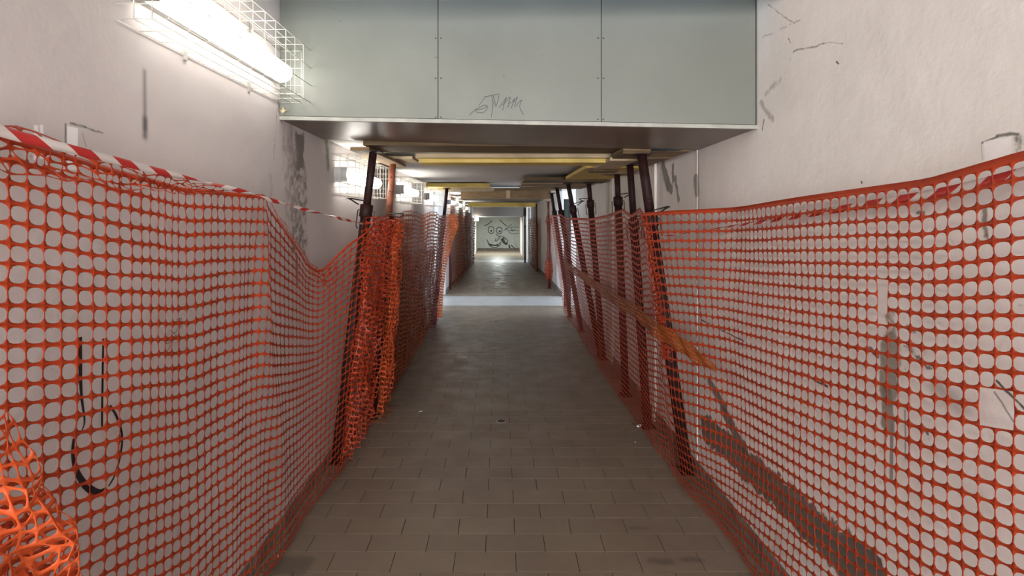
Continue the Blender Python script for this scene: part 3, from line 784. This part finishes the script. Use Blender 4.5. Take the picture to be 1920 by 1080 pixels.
netR = net('safety_net', P, M['net'], None, sk, hem=.018, seed=2, jitter=.08, ax=.484, ay=.425)
tag(netR, 'orange safety net nearest on the right, with torn holes and hemmed top edge', 'net')

# --- right net along the props
nD2 = 120; u = np.linspace(0, 1, nD2+1)[None, :]; NR2 = 40; v = np.linspace(0, 1, NR2+1)[:, None]
D = 3.44+(9.15-3.44)*u+0*v
zt = np.interp(D, [3.44,3.52,3.8,4.1,4.5,5.0,5.6,6.2,6.9,7.4,8,9.15], [1.665,1.70,1.655,1.70,1.675,1.650,1.615,1.618,1.62,1.66,1.64,1.655])
Z = zt - v*1.70 - .035*v*np.sin((D-3.4)*1.1) + .005*wob(D*2, v, 23)
Xt = np.interp(D, [3.44, 4.2, 5.0, 5.7, 6.3, 7.8, 8.8, 9.15], [.965, .985, 1.04, .98, .865, .875, .895, .90]); Xb = np.interp(D, [3.44, 4.2, 5, 9.15], [1.165, 1.135, 1.135, 1.13])
X = Xt+(Xb-Xt)*v - .045 + .014*wob(D, v, 21, 1.0, 1.5) + .008*wob(D*3, v, 22, 1, 1)
X, D, Z = settle(X, D, Z, -1, 12, .25)
P2 = np.stack([X, D, Z], -1)
netR2 = net('safety_net', np.stack([X, D, Z], -1), M['net'], None, hem=.02, seed=3, jitter=.10, thick=.0010, ax=.465, ay=.40)
tag(netR2, 'orange safety net strung along the leaning props on the right', 'net')
# dense band running along it
def band(name, pts, wd, mat, parent, seed=1, thick=.0012, sub=8, rough=.004):
    Q = [Vector(p) for p in pts]; out = []
    for i in range(len(Q)-1):
        p0, p1, p2, p3 = Q[max(i-1,0)], Q[i], Q[i+1], Q[min(i+2,len(Q)-1)]
        for s in range(sub):
            t = s/sub; out.append(.5*((2*p1)+(p2-p0)*t+(2*p0-5*p1+4*p2-p3)*t*t+(3*p1-p0-3*p2+p3)*t**3))
    out.append(Q[-1]); R = random.Random(seed); m = MB(); n = 4; vs = []; fs = []
    for p in out:
        for k in range(n+1): vs.append((p.x+R.uniform(-rough, rough), p.y, p.z+wd*(.5-k/n)+R.uniform(-rough, rough)*.5))
    for i in range(len(out)-1):
        for k in range(n): fs.append((i*(n+1)+k, i*(n+1)+k+1, (i+1)*(n+1)+k+1, (i+1)*(n+1)+k))
    m.add(vs, fs); o = m.build(name, mat, parent, True); md = o.modifiers.new('thickness', 'SOLIDIFY'); md.thickness = thick; md.offset = 0
    return o
bandpts = []
for px_, py_ in ((1352,700),(1306,664),(1270,640),(1235,618),(1200,592),(1165,570),(1125,542),(1098,522),(1074,505),(1062,496)):
    A_ = P if px_ > 1262 else P2; q_ = cell_at(px_, py_, A_); c_ = A_[q_[0], q_[1]]; bandpts.append((min(c_[0]-.022, 1.2), c_[1], c_[2]))
for w0, dz in ((.055, 0),):
    bp_ = np.array(bandpts); q_ = np.linspace(0, len(bp_)-1, 150); ctr = np.stack([np.interp(q_, range(len(bp_)), bp_[:, k]) for k in range(3)], -1)
    fr = np.linspace(0, 1, 150); wd_ = np.interp(fr, [0, .10, .25, .8, 1], [.02, .085, .10, .10, .08]); G = np.zeros((5, 150, 3))
    for j in range(5):
        G[j] = ctr; G[j, :, 2] += wd_*(.5-j/4); G[j, :, 0] += .006*np.sin(fr*60+j)
    o = net('folded_band', G, M['band'], netR2, ax=.26, ay=.16, jitter=.2, seed=31, thick=.001)

# --- near left net
nD = 60; NR = 41; u = np.linspace(0, 1, nD+1)[None, :]; v = np.linspace(0, 1, NR+1)[:, None]
D = .82+(3.60-.82)*u+0*v
zt0 = np.interp(D, [.82,1.17,1.49,1.87,2.45,3.0,3.6], [1.87,1.835,1.785,1.745,1.755,1.70,1.60])
sag = np.interp(D, [2.42,2.58,2.8,3.0,3.16,3.36,3.6], [0,.06,.19,.31,.35,.16,0])
kk = np.interp(v, [0, .3, .6, 1], [0, .10, .17, .20])
gv = (1-v)**3.2
Z = zt0 - v*1.76 - kk*(D-1.0)*smooth(4.2, 2.4, D) - sag*gv + .013*wob(D, v, 33, 1.3, 1.5)
f_ = smooth(3.0, 3.6, D)
Xp = -1.085 + .215*np.clip(Z, 0, 1.8)/1.8
X = -1.085*(1-f_) + (Xp+.055)*f_
cr = (D - (2.38+.42*v))                       # slanting crease
X += .035*np.exp(-(cr/.09)**2)*smooth(1.0, .3, v)
X += .012*wob(D, v, 35, 1.6, 1.2) + .006*np.sin(D*26+v*3)*smooth(1.6, 2.2, D)*smooth(2.9, 2.4, D)
X = np.maximum(X, -1.132)
D = D + .02*np.sin(D*9+v*2)*smooth(1.2,1.8,D)*smooth(3.4,2.8,D)
X, D, Z = settle(X, D, Z, 1, 13, .07)
P = np.stack([X, D, Z], -1)
netL = net('safety_net', P, M['net'], None, hem=.012, seed=5, jitter=.10, ax=.482, ay=.425)
tag(netL, 'orange safety net nearest on the left, sagging in a V before the first prop', 'net')
# folded hem: three rows flopped over the top
nf = 26; rf = 4; Pt = P[0:rf+1, :nf+1].copy(); Rf = np.random.RandomState(9)
flop = Pt.copy(); tt = smooth(0, 1, np.linspace(1, .25, nf+1))[None, :, None]
for j in range(rf+1):
    flop[j, :, 0] = P[0, :nf+1, 0]+.022+.012*np.sin(j*1.7)+Rf.uniform(-.012,.012,nf+1)
    flop[j, :, 2] = P[0, :nf+1, 2]+.028-j*.030*tt[0,:,0]+Rf.uniform(-.010,.010,nf+1)
    flop[j, :, 1] = P[0, :nf+1, 1]+Rf.uniform(-.008,.008,nf+1)+.018*j
net('folded_hem', flop, M['net'], netL, seed=6, jitter=.15)
# sag fold: rows that tumble over at the V
ns = (P[0,:,1] > 2.45)&(P[0,:,1] < 3.25); idx = np.where(ns)[0]
fold = np.zeros((4, len(idx), 3))
for j in range(4):
    fold[j] = P[0, idx]; fold[j,:,0] += .02+.008*j; fold[j,:,2] += .012-.034*j+Rf.uniform(-.006,.006,len(idx)); fold[j,:,1] += .012*j
net('folded_edge', fold, M['net'], netL, seed=7, jitter=.15)
# crumpled heap of another net at the lower left
a = 21; bq = 36; u = np.linspace(0, 1, a+1)[None, :]; v = np.linspace(0, 1, bq+1)[:, None]
Z = 1.27-1.26*v+.02*wob(u*2, v*3, 41)+0*u
De = np.interp(Z, [0, .82, 1.29], [1.62, 1.27, 1.09])
D = De-.55*(1-u)
X = -1.0+.055*wob(u*2, v*3, 42, 2, 2, 8)+.03*wob(u*6, v*8, 43, 1, 1)
hp_ = np.stack([X+.02*smooth(.6,1,u), D+.02*wob(u*4, v*6, 44), Z], -1)
o = net('safety_net', hp_, M['net_bright'], None, seed=8, jitter=.22, ax=.44, ay=.39)
h2_ = hp_[4:, 3:].copy(); h2_[..., 0] += .035+.02*wob(u[:, 3:]*5, v[4:]*6, 46); h2_[..., 1] -= .03; h2_[..., 2] -= .02*wob(u[:, 3:]*4, v[4:]*7, 47)
net('folded_layer', h2_, M['net_bright'], o, seed=18, jitter=.25, ax=.44, ay=.38)
tag(o, 'crumpled bright orange net heaped at the lower left corner', 'net')

# --- gathered netting round the first two left props
def gathered(D0, D1, n, rows, xt, xb, zt_, amp, mat, label, seed, zb_=.02, freq=9, flare=0):
    u = np.linspace(0, 1, n+1)[None, :]; v = np.linspace(0, 1, rows+1)[:, None]
    D = D0+(D1-D0)*u+.03*np.sin(u*freq*6.28+v*4)+0*v
    Z = zt_+(zb_-zt_)*v+.02*wob(u*3, v*3, seed)+.02*np.sin(u*13)*(1-v)
    X = xt+(xb-xt)*v+amp*np.sin(u*freq*6.28+2*v+wob(u, v, seed+1)*3)+amp*.8*wob(u*4, v*6, seed+2)
    X = X+flare*(1-v)**3
    o = net('safety_net', np.stack([X, D, Z], -1), M[mat], None, seed=seed, jitter=.16, thick=.0008, ax=.45, ay=.39)
    tag(o, label, 'net'); return o
gathered(3.50, 4.30, 30, 42, -.865, -1.03, 1.64, .035, 'net', 'tightly gathered orange-red net bunched between the first two left props', 51, freq=5)
gathered(4.42, 4.78, 16, 40, -.87, -1.00, 1.62, .030, 'net_bright', 'narrow bright orange net bunch on the rusty left prop', 61, freq=3)
gathered(3.40, 3.50, 10, 30, .935, 1.06, 1.66, .02, 'net', 'narrow frayed net strip twisted round the nearest right prop', 55, zb_=.75, freq=2)
# bulge of net lying at the foot of the second prop
u = np.linspace(0, 1, 13)[None, :]; v = np.linspace(0, 1, 9)[:, None]
X = -1.08+.17*u+.02*wob(u*2, v*2, 71); D = 4.30+.32*v+.02*wob(u*3, v*3, 72); Z = .012+.07*np.sin(u*3.1)*np.sin(v*3.1)+.015*np.abs(wob(u*4, v*4, 73))
o = net('net_bundle', np.stack([X+0*v, D+0*u, Z], -1), M['net_dark'], None, seed=9, jitter=.2); tag(o, 'small heap of netting at the foot of the rusty left prop', 'net')

# --- left nets further on
def run_net(D0, D1, xt, xb, zts, mat, label, seed, pitch=.047, rows=38, amp=.02, side=1, thick=0, zlow=0):
    n = int((D1-D0)/pitch)
    if isinstance(xt, tuple): xt = xt[1]+(xt[3]-xt[1])*np.linspace(0,1,n+1)[None,:]
    if isinstance(xb, tuple): xb = xb[1]+(xb[3]-xb[1])*np.linspace(0,1,n+1)[None,:]
    u = np.linspace(0, 1, n+1)[None, :]; v = np.linspace(0, 1, rows+1)[:, None]
    D = D0+(D1-D0)*u+0*v; fl_ = np.vectorize(fz)(D)
    zt_ = np.interp(D, [p[0] for p in zts], [p[1] for p in zts])
    Z = zt_+(fl_+.02+zlow-zt_)*v+.012*wob(D*2, v, seed)+.02*np.sin(D*4)*(1-v)
    X = xt+(xb-xt)*v+amp*wob(D*2, v*2, seed+1, 1.5, 1.5)+amp*.6*np.sin(D*22+v*3)
    o = net('safety_net', np.stack([X, D, Z], -1), M[mat], None, seed=seed, jitter=.2, thick=thick, ax=.40, ay=.31)
    tag(o, label, 'net'); return o
run_net(4.62, 8.35, (4.6,-.88,8.3,-.80), (4.6,-1.0,8.3,-1.01), [(4.6,1.68),(5.5,1.70),(7,1.69),(8.3,1.66)], 'net_dark', 'long brownish orange net behind the rusty prop on the left', 81)
run_net(4.75, 8.1, -.985, -1.03, [(4.6,1.22),(5.5,1.28),(7,1.2),(8.3,1.23)], 'net_dark', 'lower inner layer of net along the left wall', 85, rows=30, amp=.03)
run_net(4.66, 6.1, -1.0, -1.05, [(4.6,1.66),(5.5,1.64),(7,1.6)], 'net_dark', 'doubled net layer right behind the rusty prop on the left wall side', 87, amp=.03)
gathered(7.75, 8.3, 14, 38, -.86, -.99, 1.64, .03, 'net_purple', 'plum tinted net strip beside the black leaning prop', 91, freq=3)
# bright bundle flopped over at the black prop
u = np.linspace(0, 1, 13)[None, :]; v = np.linspace(0, 1, 41)[:, None]
c0 = np.interp(v, [0,.1,.25,.5,.75,1], [-.74,-.73,-.79,-.88,-.93,-.96]); wd = np.interp(v, [0,.1,.25,.5,1], [.10,.13,.09,.06,.09])
X = c0+(u-.5)*2*wd*.62; D = 8.25+.05*wob(u*3, v*5, 95)+.25*(u-.5); Z = 1.66-1.60*v+.03*np.sin(u*3.1)+.01*wob(u*3,v*5,96)
o = net('safety_net', np.stack([X, D, Z], -1), M['net_vivid'], None, seed=10, jitter=.2, ax=.30, ay=.20, thick=.001)
tag(o, 'vivid orange net tail hanging folded over the black leaning prop', 'net')
run_net(12.4, 20.8, -1.02, -1.06, [(12.4,1.70),(16,1.63),(21,1.52)], 'net_dark', 'distant brown orange net on the left past the opening', 101, pitch=.09, rows=20)
gathered(20.6, 21.4, 12, 20, -1.0, -1.06, 1.60, .03, 'net', 'farthest red net bunch on the left before the end room', 105, zb_=-.28, freq=2)
run_net(16.6, 21.2, 1.10, 1.15, [(16,1.60),(21.5,1.50)], 'net_dark', 'distant orange net on the right beyond the opening', 111, pitch=.09, rows=20)
# net twisted round the lone right prop
u = np.linspace(0, 1, 9)[None, :]; v = np.linspace(0, 1, 37)[:, None]; an = u*6.28
rr = np.interp(v, [0,.08,.15,.5,.62,.8,.95,1], [.05,.09,.05,.045,.06,.10,.08,.05])
X = 1.105+rr*np.cos(an)+.01*wob(u*3, v*6, 115); D = 12.25+rr*np.sin(an); Z = 1.66-1.5*v+0*u
o = net('safety_net', np.stack([X, D, Z], -1), M['net'], None, seed=12, jitter=.2, thick=0, ax=.40, ay=.34)
tag(o, 'net wound round the lone red prop past the right opening', 'net')

# ------------------------------------------------------------------ barrier tapes
def tape_ribbon(pts, ws, tw, label, seed):
    Q = [Vector(p) for p in pts]; out = []; n = 14; wl_ = []; tl = []
    for i in range(len(Q)-1):
        p0, p1, p2, p3 = Q[max(i-1,0)], Q[i], Q[i+1], Q[min(i+2,len(Q)-1)]
        for s in range(n):
            t = s/n; out.append(.5*((2*p1)+(p2-p0)*t+(2*p0-5*p1+4*p2-p3)*t*t+(3*p1-p0-3*p2+p3)*t**3)); wl_.append(ws[i]*(1-t)+ws[i+1]*t); tl.append(tw[i]*(1-t)+tw[i+1]*t)
    out.append(Q[-1]); wl_.append(ws[-1]); tl.append(tw[-1])
    vs, fs, run = [], [], []; d = 0
    for i, p in enumerate(out):
        t = (out[min(i+1,len(out)-1)]-out[max(i-1,0)]).normalized()
        a = tl[i]; up = Vector((0,0,1)); s = t.cross(up).normalized(); up = s.cross(t)
        dirn = up*math.cos(a)+s*math.sin(a)
        if i: d += (p-out[i-1]).length
        for k in (-1, 0, 1):
            vs.append(p+dirn*wl_[i]/2*k+s*(.0015 if k == 0 else 0)); run.append((d, k*.5, 0))
    for i in range(len(out)-1):
        for k in (0, 1): fs.append((3*i+k, 3*i+k+1, 3*i+4+k, 3*i+3+k))
    m = MB(); m.add(vs, fs); o = m.build('barrier_tape', M['tape'], None, True)
    at_ = o.data.attributes.new('run', 'FLOAT_VECTOR', 'POINT'); at_.data.foreach_set('vector', [c for r in run for c in r])
    md = o.modifiers.new('thickness', 'SOLIDIFY'); md.thickness = .0006
    return tag(o, label, 'tape')
tp = [at(-160,180,.93), at(0,245,1.12), at(150,284,1.32), at(300,322,1.63), at(440,355,2.05), at(560,390,2.62), at(685,421,3.57)]
tape_ribbon(tp, [.026,.024,.022,.020,.018,.018,.018], [0,.2,.5,.2,3.0,9.0,16.0], 'red and white barrier tape stretched above the left net', 1)
tp = [at(2080,285,1.07), at(1920,325,1.25), at(1760,362,1.49), at(1600,388,1.86), at(1440,414,2.45), at(1330,430,3.05), at(1235,445,3.5)]
tp = [(min(p[0], 1.235), p[1], p[2]) for p in tp]
tape_ribbon(tp, [.030,.030,.028,.026,.020,.014,.010], [0,0,.1,0,.3,1.0,3.0], 'red and white barrier tape woven behind the right net', 2)

# ------------------------------------------------------------------ small things on the floor
def drain(px, py, r, label):
    x, y, z = onf(px, py); m = MB(); n = 20; 
    e = empty('floor_drain', (x, y, 0), 0, label, 'drain')
    m.tube([(0,0,0.0008),(0,0,.003)], [r, r*.93], n); m.build('rim', M['zinc'], e)
    m = MB(); m.tube([(0,0,.003),(0,0,.0036)], [r*.82, r*.80], n); m.build('cover', M['seam'], e)
drain(940, 790, .040, 'round dark floor drain nearer the front')
drain(931, 603, .055, 'round dark floor drain further down the corridor')
def scrap(px, py, s, mat, label, name='paper_scrap', rz=.4):
    x, y, z = onf(px, py); m = MB(); R = random.Random(px)
    vs = [(math.cos(a)*s*R.uniform(.6,1), math.sin(a)*s*.5*R.uniform(.5,1), R.uniform(0,.010)) for a in [k*math.pi/4 for k in range(8)]]+[(0,0,.012)]
    m.add(vs, [(k, (k+1) % 8, 8) for k in range(8)]); o = m.build(name, mat, None, True); o.location = (x, y, .002); o.rotation_euler = (0,0,rz)
    md = o.modifiers.new('t', 'SOLIDIFY'); md.thickness = .001
    tag(o, label, 'litter')
scrap(789, 773, .028, M['white_paint'], 'small white paper scrap on the tiles left of the drain')
scrap(1200, 799, .045, M['white_paint'], 'pale torn tape end on tiles by the second right prop', 'tape_scrap')
scrap(1188, 797, .022, M['prop_red'], 'red scrap beside the torn tape end by the right props', 'tape_scrap')
scrap(1133, 698, .010, M['white_paint'], 'tiny white crumb on the tiles near the right netting')
scrap(521, 1045, .006, M['white_paint'], 'tiny white crumb at the lower left of the floor')
scrap(1191, 831, .006, M['white_paint'], 'tiny white crumb near the nearest right prop')
scrap(1263, 876, .05, M['prop_red'], 'dark red net shred at the foot of the nearest right prop', 'net_shred')
scrap(1162, 742, .03, M['prop'], 'dark shred at the foot of the third right prop', 'net_shred')
scrap(869, 944, .007, M['ink'], 'dark crumb on the tiles in the front centre')
scrap(858, 502, .02, M['ink'], 'dark speck far down the left floor edge')
# dead leaf caught at the left end of the beam
o = MB(); o.add([(-.03,0,.012),(-.012,-.01,.004),(0,-.012,-.012),(.012,-.01,.004),(.032,0,.014),(.008,-.004,.010),(0,-.006,.028),(-.008,-.004,.010)], [(0,1,7),(1,2,6,7),(2,3,5,6),(3,4,5)])
o = o.build('dry_leaf', M['w_pale'], None, True); p = at(525, 208, 2.74); o.location = (XL+.034, 2.77, p[2]); tag(o, 'pale dry leaf hanging at the left end of the beam', 'leaf')
md = o.modifiers.new('t', 'SOLIDIFY'); md.thickness = .002
